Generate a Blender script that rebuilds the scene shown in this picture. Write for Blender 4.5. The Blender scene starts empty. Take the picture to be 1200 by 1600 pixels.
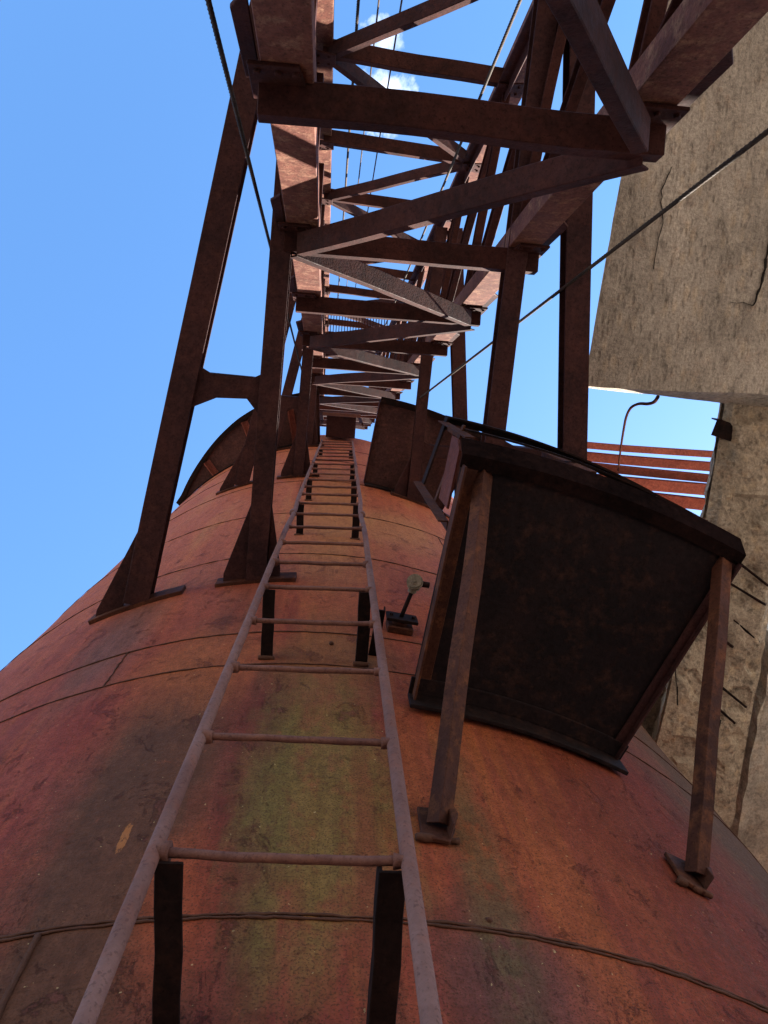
import bpy, bmesh, math, random
from math import radians, sin, cos, pi, sqrt, atan2, hypot
from mathutils import Vector as V, Matrix, noise
random.seed(7)
S = bpy.context.scene
COL = S.collection

# ------------------------------------------------------------------ camera
cam = bpy.data.cameras.new('camera')
cam.sensor_fit = 'VERTICAL'; cam.sensor_height = 36.0
cam.lens = 36.0 * 1175.25 / 1600.0
cam.clip_start = 0.02; cam.clip_end = 3000
co = bpy.data.objects.new('camera', cam); COL.objects.link(co)
# rows: world x,y,z of (image right, image up, view direction)
MR = ((0.995654, -0.057942, 0.072905), (-0.071114, -0.978521, 0.193493), (-0.060128, 0.197837, 0.978389))
co.matrix_world = Matrix([[MR[i][0], MR[i][1], -MR[i][2], 0] for i in range(3)] + [[0, 0, 0, 1]])
S.camera = co

# ------------------------------------------------------------------ sky, sun, exposure
SUN_AZ, SUN_EL = radians(55), radians(38)
world = bpy.data.worlds.new('World'); S.world = world; world.use_nodes = True
wn = world.node_tree.nodes; wl = world.node_tree.links
bg = wn['Background']; bg.inputs[1].default_value = 0.07
sky = wn.new('ShaderNodeTexSky'); sky.sky_type = 'NISHITA'; sky.sun_disc = False
sky.sun_elevation = SUN_EL; sky.sun_rotation = SUN_AZ
sky.air_density = 1.0; sky.dust_density = 0.35; sky.ozone_density = 1.6
tc = wn.new('ShaderNodeTexCoord')
mp = wn.new('ShaderNodeMapping'); mp.inputs['Scale'].default_value = (11, 8, 9)
nz = wn.new('ShaderNodeTexNoise'); nz.inputs['Scale'].default_value = 1.6; nz.inputs['Detail'].default_value = 9; nz.inputs['Roughness'].default_value = .62
wl.new(tc.outputs['Generated'], mp.inputs[0]); wl.new(mp.outputs[0], nz.inputs['Vector'])
def wmath(op, a, b=None, clamp=False):
    n = wn.new('ShaderNodeMath'); n.operation = op; n.use_clamp = clamp
    for i, q in enumerate((a, b)):
        if q is None: continue
        if isinstance(q, (int, float)): n.inputs[i].default_value = q
        else: wl.new(q, n.inputs[i])
    return n.outputs[0]
def puff(d, rad):
    d = V(d).normalized()
    vm = wn.new('ShaderNodeVectorMath'); vm.operation = 'DISTANCE'
    wl.new(tc.outputs['Generated'], vm.inputs[0]); vm.inputs[1].default_value = d
    return wmath('SUBTRACT', 1.0, wmath('DIVIDE', vm.outputs['Value'], rad), True)
def px_dir(x, y):
    c = V(((x - 600) / 1175.25, (800 - y) / 1175.25, 1.0))
    return V([sum(MR[i][j] * c[j] for j in range(3)) for i in range(3)]).normalized()
pm = wmath('MAXIMUM', puff(px_dir(602, 150), .085), puff(px_dir(608, 60), .06))
cl = wmath('MULTIPLY', wmath('SUBTRACT', wmath('ADD', wmath('MULTIPLY', pm, .46), nz.outputs[0]), .82), 2.2, True)
mixw = wn.new('ShaderNodeMix'); mixw.data_type = 'RGBA'
wl.new(cl, mixw.inputs['Factor']); hs = wn.new('ShaderNodeHueSaturation'); hs.inputs['Saturation'].default_value = 1.2; wl.new(sky.outputs[0], hs.inputs['Color']); wl.new(hs.outputs[0], mixw.inputs['A']); mixw.inputs['B'].default_value = (8, 8, 8.2, 1)
wl.new(mixw.outputs['Result'], bg.inputs[0])
sl = bpy.data.lights.new('sun', 'SUN'); sl.energy = 5.0; sl.angle = radians(.55); sl.color = (1, .93, .82)
so = bpy.data.objects.new('sun', sl); COL.objects.link(so)
sdir = V((sin(SUN_AZ) * cos(SUN_EL), cos(SUN_AZ) * cos(SUN_EL), sin(SUN_EL)))
so.rotation_euler = sdir.to_track_quat('Z', 'Y').to_euler()
S.view_settings.view_transform = 'Standard'; S.view_settings.look = 'None'
S.view_settings.gamma = 1; S.view_settings.exposure = 2.8
S.render.film_transparent = False
S.cycles.max_bounces = 8; S.cycles.diffuse_bounces = 5

# ------------------------------------------------------------------ material helpers
class NT:
    def __init__(s, name):
        s.m = bpy.data.materials.new(name); s.m.use_nodes = True
        s.n = s.m.node_tree.nodes; s.l = s.m.node_tree.links
        s.b = s.n['Principled BSDF']; s.tc = s.n.new('ShaderNodeTexCoord')
    def put(s, sock, v):
        if hasattr(v, 'links') or isinstance(v, bpy.types.NodeSocket): s.l.new(v, sock)
        else: sock.default_value = v
    def math(s, op, a, b=0.0, clamp=False):
        n = s.n.new('ShaderNodeMath'); n.operation = op; n.use_clamp = clamp
        s.put(n.inputs[0], a); s.put(n.inputs[1], b); return n.outputs[0]
    def noise(s, vec, scale, detail=6, rough=.6, dist=0.0):
        n = s.n.new('ShaderNodeTexNoise'); s.l.new(vec, n.inputs['Vector'])
        n.inputs['Scale'].default_value = scale; n.inputs['Detail'].default_value = detail
        n.inputs['Roughness'].default_value = rough; n.inputs['Distortion'].default_value = dist
        return n.outputs[0]
    def scale(s, vec, sc, off=(0, 0, 0)):
        n = s.n.new('ShaderNodeMapping'); s.l.new(vec, n.inputs[0]); n.inputs['Scale'].default_value = sc; n.inputs['Location'].default_value = off
        return n.outputs[0]
    def ramp(s, f, stops):
        n = s.n.new('ShaderNodeValToRGB'); s.put(n.inputs[0], f)
        e = n.color_ramp.elements
        while len(e) < len(stops): e.new(.5)
        for q, (p, c) in zip(e, stops):
            q.position = p; q.color = (c, c, c, 1) if isinstance(c, (int, float)) else (*c, 1)
        return n.outputs[0]
    def mix(s, f, a, b, mode='MIX'):
        n = s.n.new('ShaderNodeMix'); n.data_type = 'RGBA'; n.blend_type = mode; n.clamp_factor = True
        s.put(n.inputs['Factor'], f)
        for k, v in (('A', a), ('B', b)):
            s.put(n.inputs[k], v if isinstance(v, bpy.types.NodeSocket) else (*v, 1))
        return n.outputs['Result']
    def bump(s, h, strength=.4, dist=.01, prev=None):
        n = s.n.new('ShaderNodeBump'); s.l.new(h, n.inputs['Height']); n.inputs['Strength'].default_value = strength; n.inputs['Distance'].default_value = dist
        if prev is not None: s.l.new(prev, n.inputs['Normal'])
        return n.outputs[0]
    def done(s, col, rough=.8, normal=None, spec=.3, metal=0.0):
        s.put(s.b.inputs['Base Color'], col if isinstance(col, bpy.types.NodeSocket) else (*col, 1))
        s.put(s.b.inputs['Roughness'], rough); s.b.inputs['Specular IOR Level'].default_value = spec
        s.b.inputs['Metallic'].default_value = metal
        if normal is not None: s.l.new(normal, s.b.inputs['Normal'])
        return s.m

def rust_mat(name, dark, mid, bright, amt=.45, grain=90, mott=1.0, spec=.07):
    t = NT(name); o = t.tc.outputs['Object']
    n1 = t.noise(o, 3.2, 8, .65, .4); n2 = t.noise(o, 17, 7, .7); n3 = t.noise(o, grain, 3, .6)
    c = t.mix(t.ramp(n1, [(.38, 0.), (.62, 1.)]), dark, mid)
    c = t.mix(t.math('MULTIPLY', t.ramp(n2, [(.5, 0.), (.68, 1.)]), amt), c, bright)
    c = t.mix(t.math('MULTIPLY', t.ramp(n3, [(.56, 0.), (.66, 1.)]), .5), c, tuple(x * .45 for x in dark))
    c = t.mix(1.0, c, t.ramp(t.noise(o, 38, 6, .8), [(.3, 1 - .4 * mott), (.5, 1.), (.72, 1 + .45 * mott)]), 'MULTIPLY')
    h = t.math('ADD', t.math('MULTIPLY', n2, .6), t.math('MULTIPLY', n3, .5))
    return t.done(c, t.ramp(n2, [(.3, .62), (.7, .9)]), t.bump(h, .5, .006), spec)

M_STEEL = rust_mat('rusted_tower_steel', (.022, .0078, .0070), (.045, .0145, .012), (.090, .031, .021), .2)
M_POST = rust_mat('worn_tower_post', (.075, .026, .019), (.125, .048, .034), (.26, .145, .095), .55)
M_LEG = rust_mat('rusted_leg_steel', (.028, .0125, .013), (.050, .0195, .018), (.09, .035, .026), .35)
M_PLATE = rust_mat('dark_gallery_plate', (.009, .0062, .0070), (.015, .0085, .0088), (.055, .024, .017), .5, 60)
M_ANGLE = rust_mat('rusted_angle_iron', (.036, .0135, .0095), (.068, .0235, .0145), (.19, .068, .030), .45, 90, .6)
M_RED = rust_mat('red_oxide_steel', (.16, .048, .036), (.23, .066, .045), (.30, .10, .07), .4)
M_DRED = rust_mat('dull_red_steel', (.075, .022, .017), (.11, .032, .024), (.17, .055, .035), .4)
M_RAIL = rust_mat('worn_ladder_pipe', (.13, .060, .050), (.175, .088, .074), (.20, .065, .04), .45, 120, .35)
M_RUNG = rust_mat('rusted_ladder_rung', (.10, .042, .034), (.15, .065, .05), (.21, .085, .05), .45, 120, .6)
M_BLACK = rust_mat('dark_steel_flat', (.008, .005, .005), (.016, .008, .007), (.05, .020, .014), .4, spec=.06)
M_SOOT = rust_mat('sooty_black_rim', (.006, .0036, .0035), (.012, .006, .0055), (.026, .011, .008), .3, spec=0.0)
M_PIPE = rust_mat('rusty_conduit', (.025, .010, .008), (.04, .016, .011), (.06, .022, .015), .3, spec=0.0)
M_ROPE = rust_mat('steel_rope', (.026, .019, .016), (.055, .040, .032), (.10, .075, .055), .4, 200)
M_ALU = rust_mat('weathered_cast_head', (.12, .085, .06), (.19, .14, .10), (.10, .06, .04), .5, 150)

def shell_mat():
    t = NT('rusted_red_furnace_plate'); o = t.tc.outputs['Object']
    sp = t.n.new('ShaderNodeSeparateXYZ'); t.l.new(o, sp.inputs[0])
    ang = t.math('ARCTAN2', sp.outputs[0], t.math('MULTIPLY', sp.outputs[1], -1.0))
    deg = t.math('MULTIPLY', ang, 180 / pi); z = sp.outputs[2]
    cb = t.n.new('ShaderNodeCombineXYZ'); t.l.new(t.math('MULTIPLY', ang, 2.57), cb.inputs[0]); t.l.new(z, cb.inputs[1])
    uv = cb.outputs[0]
    streak = t.noise(t.scale(uv, (3.2, .38, 1)), 1.6, 8, .62, .5)
    streak2 = t.noise(t.scale(uv, (10, .55, 1), (3, 1, 0)), 1.5, 7, .65, .3)
    broad = t.noise(t.scale(uv, (1.0, .8, 1), (7, 2, 0)), 1.7, 6, .6, .6)
    fine = t.noise(uv, 60, 6, .78); grit = t.noise(uv, 170, 3, .7)
    wob = t.math('MULTIPLY', t.math('SUBTRACT', t.noise(uv, 4.5, 6, .65), .5), 1.0)
    vst = t.math('SUBTRACT', t.noise(t.scale(uv, (5.5, .7, 1), (1, 5, 0)), 2.2, 8, .7, .4), .5)
    mid = t.noise(t.scale(uv, (1.5, .8, 1), (2, 8, 0)), 13, 8, .75)
    def blob(a, zc, ra, rz, edge=.5, k=.9):
        da = t.math('DIVIDE', t.math('SUBTRACT', deg, a), ra); dz = t.math('DIVIDE', t.math('SUBTRACT', z, zc), rz)
        d = t.math('SQRT', t.math('ADD', t.math('MULTIPLY', da, da), t.math('MULTIPLY', dz, dz)))
        d = t.math('ADD', t.math('ADD', d, t.math('MULTIPLY', wob, k)), t.math('MULTIPLY', vst, 1.0 * k))
        return t.ramp(t.math('SUBTRACT', 1.0 + edge, d), [(0.02, 0.), (min(.98, edge * 2), 1.)])
    def mul(a, b): return t.math('MULTIPLY', a, b)
    c = t.ramp(streak, [(.30, (.095, .021, .016)), (.43, (.185, .032, .022)), (.55, (.225, .041, .025)), (.67, (.27, .060, .027)), (.80, (.15, .038, .027))])
    c = t.mix(t.ramp(broad, [(.42, 0.), (.66, .75)]), c, (0.219, 0.052, 0.036))
    c = t.mix(mul(t.ramp(streak2, [(.50, 0.), (.66, 1.)]), .45), c, (.29, .068, .025))
    c = t.mix(mul(t.ramp(streak2, [(.30, 1.), (.42, 0.)]), .5), c, (0.126, 0.040, 0.026))
    # upper courses coloured paler and more orange, standing in for stronger skylight there
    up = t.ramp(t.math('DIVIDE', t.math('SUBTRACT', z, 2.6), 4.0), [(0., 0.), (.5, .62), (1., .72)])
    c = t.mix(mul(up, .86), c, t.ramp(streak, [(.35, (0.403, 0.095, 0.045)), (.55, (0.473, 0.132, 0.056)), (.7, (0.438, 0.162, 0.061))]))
    # named stains
    ochre = blob(1.0, 5.6, 4.5, 2.0, .5); c = t.mix(mul(ochre, .75), c, (0.385, 0.140, 0.049))
    och2 = blob(12, 5.4, 6, .55, .6); c = t.mix(mul(och2, .45), c, (0.403, 0.168, 0.058))
    dark1 = blob(-10.2, 1.75, 4.2, .95, .7); c = t.mix(mul(dark1, .88), c, (.085, .038, .022))
    org1 = blob(-5.6, 1.43, 2.2, .22, .5); c = t.mix(mul(org1, 0.75), c, (.31, .060, .022))
    org2 = blob(-9.5, 2.75, 6, .32, .6); c = t.mix(mul(org2, 0.6), c, (.33, .085, .028))
    pur1 = blob(-20.5, 3.2, 3.0, .55, .5); c = t.mix(mul(pur1, 0.8), c, (.155, .062, .050))
    pur2 = blob(-4.0, 1.95, 1.5, .6, .6); c = t.mix(mul(pur2, 0.75), c, (.115, .024, .020))
    darkc = blob(-2.6, 1.85, 1.3, 1.0, .4); c = t.mix(mul(darkc, 0.6), c, (.085, .038, .020))
    org3 = blob(14.5, 1.85, 7.5, .55, .8); c = t.mix(mul(org3, mul(t.ramp(streak2, [(.35, .2), (.6, 1.)]), .85)), c, (.30, .078, .026))
    pur3 = blob(9.0, 1.22, 3.2, .2, .5); c = t.mix(mul(pur3, 0.8), c, (.11, .045, .040))
    mar = blob(24, 2.0, 8, 1.1, .6); c = t.mix(mul(mar, 0.75), c, (.125, .022, .012))
    dgr = blob(40, 2.4, 9, 3.0, .5); c = t.mix(mul(dgr, 0.85), c, (.060, .042, .025))
    # rust bleeding down the plate under the pads and lugs
    for a_, z_, w_, l_ in ((-22, 3.3, 3.2, .42), (-8, 3.35, 2.8, .38), (24.3, 1.5, 1.5, .35), (-4.6, .95, .8, .25), (3.8, .95, .8, .25), (-4.7, 2.55, .5, .2), (4.2, 2.55, .5, .2)):
        rb = blob(a_, z_, w_, l_, .45, 1.5); c = t.mix(mul(rb, mul(t.ramp(streak2, [(.36, .15), (.56, 1.)]), .6)), c, (.105, .036, .022))
    c = t.mix(1.0, c, (.92, .90, .84), 'MULTIPLY')
    # moss
    mossn = t.noise(t.scale(uv, (1.6, .8, 1)), 11, 8, .7)
    g1 = blob(.4, 1.84, 4.5, .58, .35, 1.2)
    g2 = blob(9.3, 1.55, 1.3, .5, .6, 1.2)
    g3 = blob(1.2, 2.75, 4.6, .4, .5)
    ms = t.ramp(mossn, [(.36, 0.), (.52, 1.)])
    c = t.mix(mul(g3, .55), c, (0.184, 0.081, 0.026))
    c = t.mix(mul(g1, mul(t.ramp(mossn, [(.28, .3), (.50, 1.)]), .76)), c, t.ramp(fine, [(.35, (.078, .055, .016)), (.65, (.20, .140, .038))]))
    redst = blob(3.0, 1.5, .7, .5, .4, 1.2); c = t.mix(mul(redst, .7), c, (.17, .045, .022))
    c = t.mix(mul(mul(g2, ms), .65), c, (.085, .062, .026))
    # scale and lifted paint with sharp edges
    sc1 = t.noise(t.scale(uv, (1.25, .9, 1), (5, 5, 0)), 5.5, 12, .82, .6); sc2 = t.noise(t.scale(uv, (1.6, .7, 1), (1, 9, 0)), 16, 10, .82, .4)
    c = t.mix(mul(t.ramp(sc1, [(.585, 0.), (.60, 1.)]), .45), c, (.105, .026, .022))
    c = t.mix(mul(t.ramp(sc1, [(.38, 1.), (.395, 0.)]), .35), c, (.30, .075, .032))
    c = t.mix(mul(t.ramp(sc2, [(.63, 0.), (.65, 1.)]), .55), c, (.07, .026, .02))
    # pits, grit and pale flecks
    c = t.mix(1.0, c, t.ramp(mid, [(.25, .72), (.5, 1.05), (.75, 1.35)]), 'MULTIPLY')
    c = t.mix(1.0, c, t.ramp(t.noise(t.scale(uv, (14, .9, 1)), 2.4, 9, .75, .2), [(.3, .86), (.5, 1.), (.7, 1.12)]), 'MULTIPLY')
    c = t.mix(1.0, c, t.ramp(t.noise(uv, 34, 7, .8), [(.28, .75), (.5, 1.05), (.72, 1.35)]), 'MULTIPLY')
    c = t.mix(mul(t.ramp(grit, [(.53, 0.), (.60, 1.)]), .75), c, (0.061, 0.025, 0.013))
    c = t.mix(mul(t.ramp(fine, [(.53, 0.), (.68, 1.)]), .5), c, (0.088, 0.029, 0.016))
    c = t.mix(mul(t.ramp(t.noise(uv, 75, 2, .5), [(.725, 0.), (.75, 1.)]), .55), c, (0.500, 0.336, 0.158))
    fl = blob(-10.0, 1.66, .30, .08, .3, .5); c = t.mix(mul(t.ramp(t.math('ADD', fl, t.math('MULTIPLY', t.math('SUBTRACT', t.noise(t.scale(uv, (2.4, .9, 1)), 24, 6, .75), .5), 2.2)), [(.85, 0.), (.98, 1.)]), t.ramp(fl, [(0., 0.), (.3, .55)])), c, (.44, .15, .045))
    h = t.math('ADD', t.math('ADD', mul(fine, .5), mul(t.ramp(sc1, [(.57, 0.), (.60, 1.)]), .35)), t.math('ADD', mul(grit, .35), mul(broad, 1.2)))
    return t.done(c, t.ramp(fine, [(.3, .55), (.7, .85)]), t.bump(h, .8, .010), .06)
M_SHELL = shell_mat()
def weld_mat():
    t = NT('weld_bead'); o = t.tc.outputs['Object']; n = t.noise(o, 40, 5, .7)
    return t.done(t.mix(n, (.035, .02, .014), (.12, .045, .028)), .9, t.bump(n, .8, .01), .1)
M_WELD = weld_mat()

def concrete_mat(name, a, b, cdark, drip=(5, 1.4, 5)):
    t = NT(name); o = t.tc.outputs['Object']
    n1 = t.noise(o, 1.5, 8, .65, .5); n2 = t.noise(t.scale(o, drip), 3.4, 8, .7, .3); n3 = t.noise(o, 60, 5, .75); n4 = t.noise(o, 9, 9, .75); n5 = t.noise(t.scale(o, tuple(x * .55 for x in drip)), 14, 6, .7)
    c = t.mix(t.ramp(n1, [(.36, 0.), (.64, 1.)]), a, b)
    c = t.mix(t.math('MULTIPLY', t.ramp(n4, [(.54, 0.), (.66, 1.)]), .45), c, (b[0] * 1.15, b[1] * .9, b[2] * .75))
    c = t.mix(t.math('MULTIPLY', t.ramp(n2, [(.34, 1.), (.47, 0.)]), .75), c, cdark)
    def flecks(vec, thr, soft, keep):
        v = t.n.new('ShaderNodeTexVoronoi'); t.l.new(vec, v.inputs['Vector']); v.inputs['Scale'].default_value = 1.0
        sp = t.n.new('ShaderNodeSeparateColor'); t.l.new(v.outputs['Color'], sp.inputs[0])
        d = t.math('ADD', v.outputs['Distance'], t.math('MULTIPLY', t.math('SUBTRACT', t.noise(o, 45, 4, .7), .5), .35))
        return t.math('MULTIPLY', t.ramp(d, [(thr, 1.), (thr + soft, 0.)]), t.ramp(sp.outputs[0], [(keep, 0.), (keep + .05, 1.)]))
    dx = tuple(3.4 * x for x in drip)
    f1 = flecks(t.scale(o, dx), .22, .22, .45); f2 = flecks(t.scale(o, tuple(1.7 * x for x in dx), (3, 7, 1)), .2, .2, .5)
    c = t.mix(t.math('MULTIPLY', f1, .5), c, (a[0] * 1.12, a[1] * 1.02, a[2] * .88)); c = t.mix(t.math('MULTIPLY', f2, .28), c, cdark)
    c = t.mix(1.0, c, t.ramp(n5, [(.3, .85), (.48, 1.), (.7, 1.1)]), 'MULTIPLY')
    c = t.mix(1.0, c, t.ramp(t.noise(t.scale(o, (1.4, .8, 1)), 2.2, 8, .7, .6), [(.3, .62), (.5, 1.), (.68, 1.2)]), 'MULTIPLY')
    c = t.mix(t.math('MULTIPLY', t.ramp(t.noise(t.scale(o, drip, (2, 3, 1)), 5.5, 3, .5), [(.60, 0.), (.66, 1.)]), .35), c, (.55, .46, .36))
    c = t.mix(t.math('MULTIPLY', t.ramp(t.noise(o, .9, 7, .7, .8), [(.5, 0.), (.62, 1.)]), .5), c, cdark)
    c = t.mix(1.0, c, t.ramp(n3, [(.3, .6), (.5, 1.), (.7, 1.3)]), 'MULTIPLY')
    h = t.math('ADD', t.math('SUBTRACT', t.math('MULTIPLY', n5, .5), t.math('MULTIPLY', f2, .35)), t.math('ADD', t.math('MULTIPLY', n3, .6), n4))
    return t.done(c, .95, t.bump(h, .75, .028), .05)
M_SLAB = concrete_mat('stained_concrete_soffit', (.43, .365, .30), (.315, .265, .215), (.14, .115, .095), (6, 2.4, 5))
M_BEAM = concrete_mat('crumbling_concrete', (.46, .37, .27), (.29, .23, .175), (.10, .08, .065), (4, 4, 4))
M_PALE = concrete_mat('pale_concrete', (.46, .41, .34), (.38, .33, .27), (.20, .17, .14), (3, 3, 3))
def ground_mat():
    t = NT('dusty_yard_ground'); o = t.tc.outputs['Object']; n = t.noise(o, .6, 8, .7); m = t.noise(o, 14, 6, .7)
    return t.done(t.mix(n, (.125, .108, .092), (.20, .172, .146)), .95, t.bump(m, .6, .03))
M_GROUND = ground_mat()
def floor_mat():
    t = NT('rusted_deck_plate'); o = t.tc.outputs['Object']; n = t.noise(o, 5, 8, .7)
    return t.done(t.mix(n, (.06, .032, .025), (.12, .06, .045)), .85, t.bump(t.noise(o, 60, 3), .4, .01))
M_DECK = floor_mat()

# ------------------------------------------------------------------ geometry helpers
def link(name, bm, mat, parent=None, smooth=False, bevel=0.0):
    me = bpy.data.meshes.new(name); bmesh.ops.recalc_face_normals(bm, faces=bm.faces[:]); bm.to_mesh(me); bm.free()
    me.materials.append(mat)
    if smooth:
        for p in me.polygons: p.use_smooth = True
    o = bpy.data.objects.new(name, me); COL.objects.link(o)
    if parent: o.parent = parent
    if bevel:
        b = o.modifiers.new('bevel', 'BEVEL'); b.width = bevel; b.segments = 1; b.limit_method = 'ANGLE'
    return o
def thing(name, label, cat, group=None, loc=(0, 0, 0)):
    o = bpy.data.objects.new(name, None); COL.objects.link(o); o.location = loc
    o['label'] = label; o['category'] = cat
    if group: o['group'] = group
    return o
def tag(o, label, cat, group=None):
    o['label'] = label; o['category'] = cat
    if group: o['group'] = group
    return o
def structure(o): o['kind'] = 'structure'; return o

def prof_box(w, h): return [(-w/2, -h/2), (w/2, -h/2), (w/2, h/2), (-w/2, h/2)]
def prof_chan(w, d, t):   # web along a (at b=0), flanges towards -b
    return [(-w/2, 0), (-w/2, -d), (-w/2+t, -d), (-w/2+t, -t), (w/2-t, -t), (w/2-t, -d), (w/2, -d), (w/2, 0)]
def prof_I(w, h, tf, tw):
    return [(-w/2, -h/2), (w/2, -h/2), (w/2, -h/2+tf), (tw/2, -h/2+tf), (tw/2, h/2-tf), (w/2, h/2-tf), (w/2, h/2), (-w/2, h/2), (-w/2, h/2-tf), (-tw/2, h/2-tf), (-tw/2, -h/2+tf), (-w/2, -h/2+tf)]
def prof_L(a, b, t): return [(0, 0), (a, 0), (a, t), (t, t), (t, b), (0, b)]
def extrude(bm, prof, p0, p1, up, seg=1, wob=0.0, seed=0.0):
    p0 = V(p0); p1 = V(p1); d = (p1 - p0).normalized(); up = V(up); b = (up - d * up.dot(d)).normalized(); a = b.cross(d) * -1
    rings = []
    for i in range(seg + 1):
        f = i / seg; c = p0.lerp(p1, f)
        if wob:
            e = 4 * f * (1 - f)
            c = c + a * wob * e * noise.noise((f * 2.1, seed, 1.7)) * 2 + b * wob * e * noise.noise((f * 2.3, seed + 9, 4.1)) * 2
        rings.append([bm.verts.new(c + a * x + b * y) for x, y in prof])
    n = len(prof)
    for r, q in zip(rings, rings[1:]):
        for i in range(n): bm.faces.new((r[i], r[(i+1) % n], q[(i+1) % n], q[i]))
    bm.faces.new(rings[0][::-1]); bm.faces.new(rings[-1])
def tube(bm, pts, r, n=10, jit=0.0):
    pts = [V(p) for p in pts]; rings = []; prev = None
    for i, p in enumerate(pts):
        d = (pts[min(i+1, len(pts)-1)] - pts[max(i-1, 0)]).normalized()
        u = prev if prev is not None else (V((0, 0, 1)) if abs(d.z) < .9 else V((1, 0, 0)))
        u = (u - d * u.dot(d)).normalized(); prev = u; w = d.cross(u)
        rr = r * (1 + jit * noise.noise(p * 23))
        rings.append([bm.verts.new(p + (u * cos(2*pi*k/n) + w * sin(2*pi*k/n)) * rr) for k in range(n)])
    for a, b in zip(rings, rings[1:]):
        for k in range(n): bm.faces.new((a[k], a[(k+1) % n], b[(k+1) % n], b[k]))
    bm.faces.new(rings[0][::-1]); bm.faces.new(rings[-1])
def line(p, q, n): return [V(p).lerp(V(q), i / n) for i in range(n + 1)]
def prism(bm, poly, nvec):   # poly: 3D loop, swept by nvec
    a = [bm.verts.new(V(p)) for p in poly]; b = [bm.verts.new(V(p) + V(nvec)) for p in poly]
    n = len(poly)
    bm.faces.new(a[::-1]); bm.faces.new(b)
    for i in range(n): bm.faces.new((a[i], a[(i+1) % n], b[(i+1) % n], b[i]))
def bolts(bm, c, u, v, n, us, vs, r=.011):
    for a in us:
        for b in vs:
            p = V(c) + V(u) * a + V(v) * b; tube(bm, [p - V(n) * .004, p + V(n) * .010], r, 6)
def bar(name, prof, p0, p1, up, mat, parent, seg=6, wob=.004, bevel=.003):
    bm = bmesh.new(); extrude(bm, prof, p0, p1, up, seg, wob, random.random() * 50)
    return link(name, bm, mat, parent, bevel=bevel)

R, D = 2.5702, 3.6995
AX = V((0, D, 0))
def pol(deg, r, z): a = radians(deg); return V((r * sin(a), D - r * cos(a), z))
def shell_y(x): return D - sqrt(R * R - x * x)

# ------------------------------------------------------------------ ground and deck
bm = bmesh.new(); bmesh.ops.create_grid(bm, x_segments=1, y_segments=1, size=1500)
g = structure(link('ground', bm, M_GROUND)); g.location = (0, 0, -6.0)
bm = bmesh.new(); prism(bm, [(-2.2, -1.6, -1.7), (2.2, -1.6, -1.7), (2.2, 1.0, -1.7), (-2.2, 1.0, -1.7)], (0, 0, .06))
structure(link('walkway', bm, M_DECK))

# ------------------------------------------------------------------ furnace shell
SEAMS = [1.36, 2.68, 3.02, 4.32, 5.54, 7.05, 8.5, 9.7]
def shell_dr(x, y, z): return .009 * noise.noise((x * 3.5, y * 3.5, z * 1.3)) + .0025 * noise.noise((x * 14, y * 14, z * 3))
def build_shell():
    root = thing('blast_furnace', 'huge rust red riveted and welded cylindrical furnace shell filling the lower half of the view', 'furnace', loc=AX)
    bm = bmesh.new(); n = 192; zs = [-6.0, 0, .6, 1.36, 2.02, 2.68, 3.02, 3.7, 4.32, 4.9, 5.54, 6.3, 7.05, 7.8, 8.5, 9.1, 9.7, 10.6, 11.5]
    # subtle plate buckling
    rows = []
    fz = []
    for a, b in zip(zs, zs[1:]):
        k = max(2, int((b - a) / .12)) if a >= 0 else 2
        fz += [a + (b - a) * i / k for i in range(k)]
    fz.append(zs[-1])
    for z in fz:
        row = []
        for k in range(n):
            th = 2 * pi * k / n
            r = R + shell_dr(sin(th), -cos(th), z)
            row.append(bm.verts.new((r * sin(th), -r * cos(th), z)))
        rows.append(row)
    for a, b in zip(rows, rows[1:]):
        for k in range(n): bm.faces.new((a[k], a[(k+1) % n], b[(k+1) % n], b[k]))
    bm.faces.new(rows[-1])
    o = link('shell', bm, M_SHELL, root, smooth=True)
    for i, z in enumerate(SEAMS):
        bm = bmesh.new(); m = 800
        # an uneven weld bead, part of the circumference facing the gallery
        for off in ((0, .014) if i == 0 else (0,)):
            pts = []
            for k in range(m + 1):
                th = radians(-80 + 160 * k / m)
                zz = z + off * .7 + .006 * noise.noise((th * 3, z * 5, 2)) + .0035 * noise.noise((th * 45, z * 5, off * 90)) + .0022 * noise.noise((th * 140, z * 5, off * 50))
                rr = R + .0025 + shell_dr(sin(th), -cos(th), zz); pts.append(V((sin(th) * rr, -cos(th) * rr, zz)))
            tube(bm, pts, .0030 if i == 0 else .0026, 6, .7)
        link('weld_seam', bm, M_WELD, root, smooth=True)
    for ad, z0, z1, rr in ((-12.0, .2, 1.36, .0075), (-18.2, 2.68, 3.02, .003), (19, 4.32, 5.54, .003), (-6, 5.54, 7.05, .003), (11, 2.68, 3.02, .003)):
        bm = bmesh.new(); a = radians(ad)
        vp = []
        for q in range(61):
            zz = z0 + (z1 - z0) * q / 60; aa = a + .003 * noise.noise((q * .15, ad, 0)); r2 = R + .0025 + shell_dr(sin(aa), -cos(aa), zz); vp.append(V((sin(aa) * r2, -cos(aa) * r2, zz)))
        tube(bm, vp, rr, 6, .5)
        link('weld_seam', bm, M_WELD, root, smooth=True)
    for ad, z, s in ((.9, 2.9, .010), (8.8, 1.40, .008)):
        bm = bmesh.new(); bmesh.ops.create_icosphere(bm, subdivisions=2, radius=s)
        for v in bm.verts: v.co *= 1 + .5 * noise.noise(v.co * 90)
        q = link('weld_lump', bm, M_WELD, root, smooth=True); p = pol(ad, R, z); q.location = p - AX
    return root
build_shell()

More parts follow.
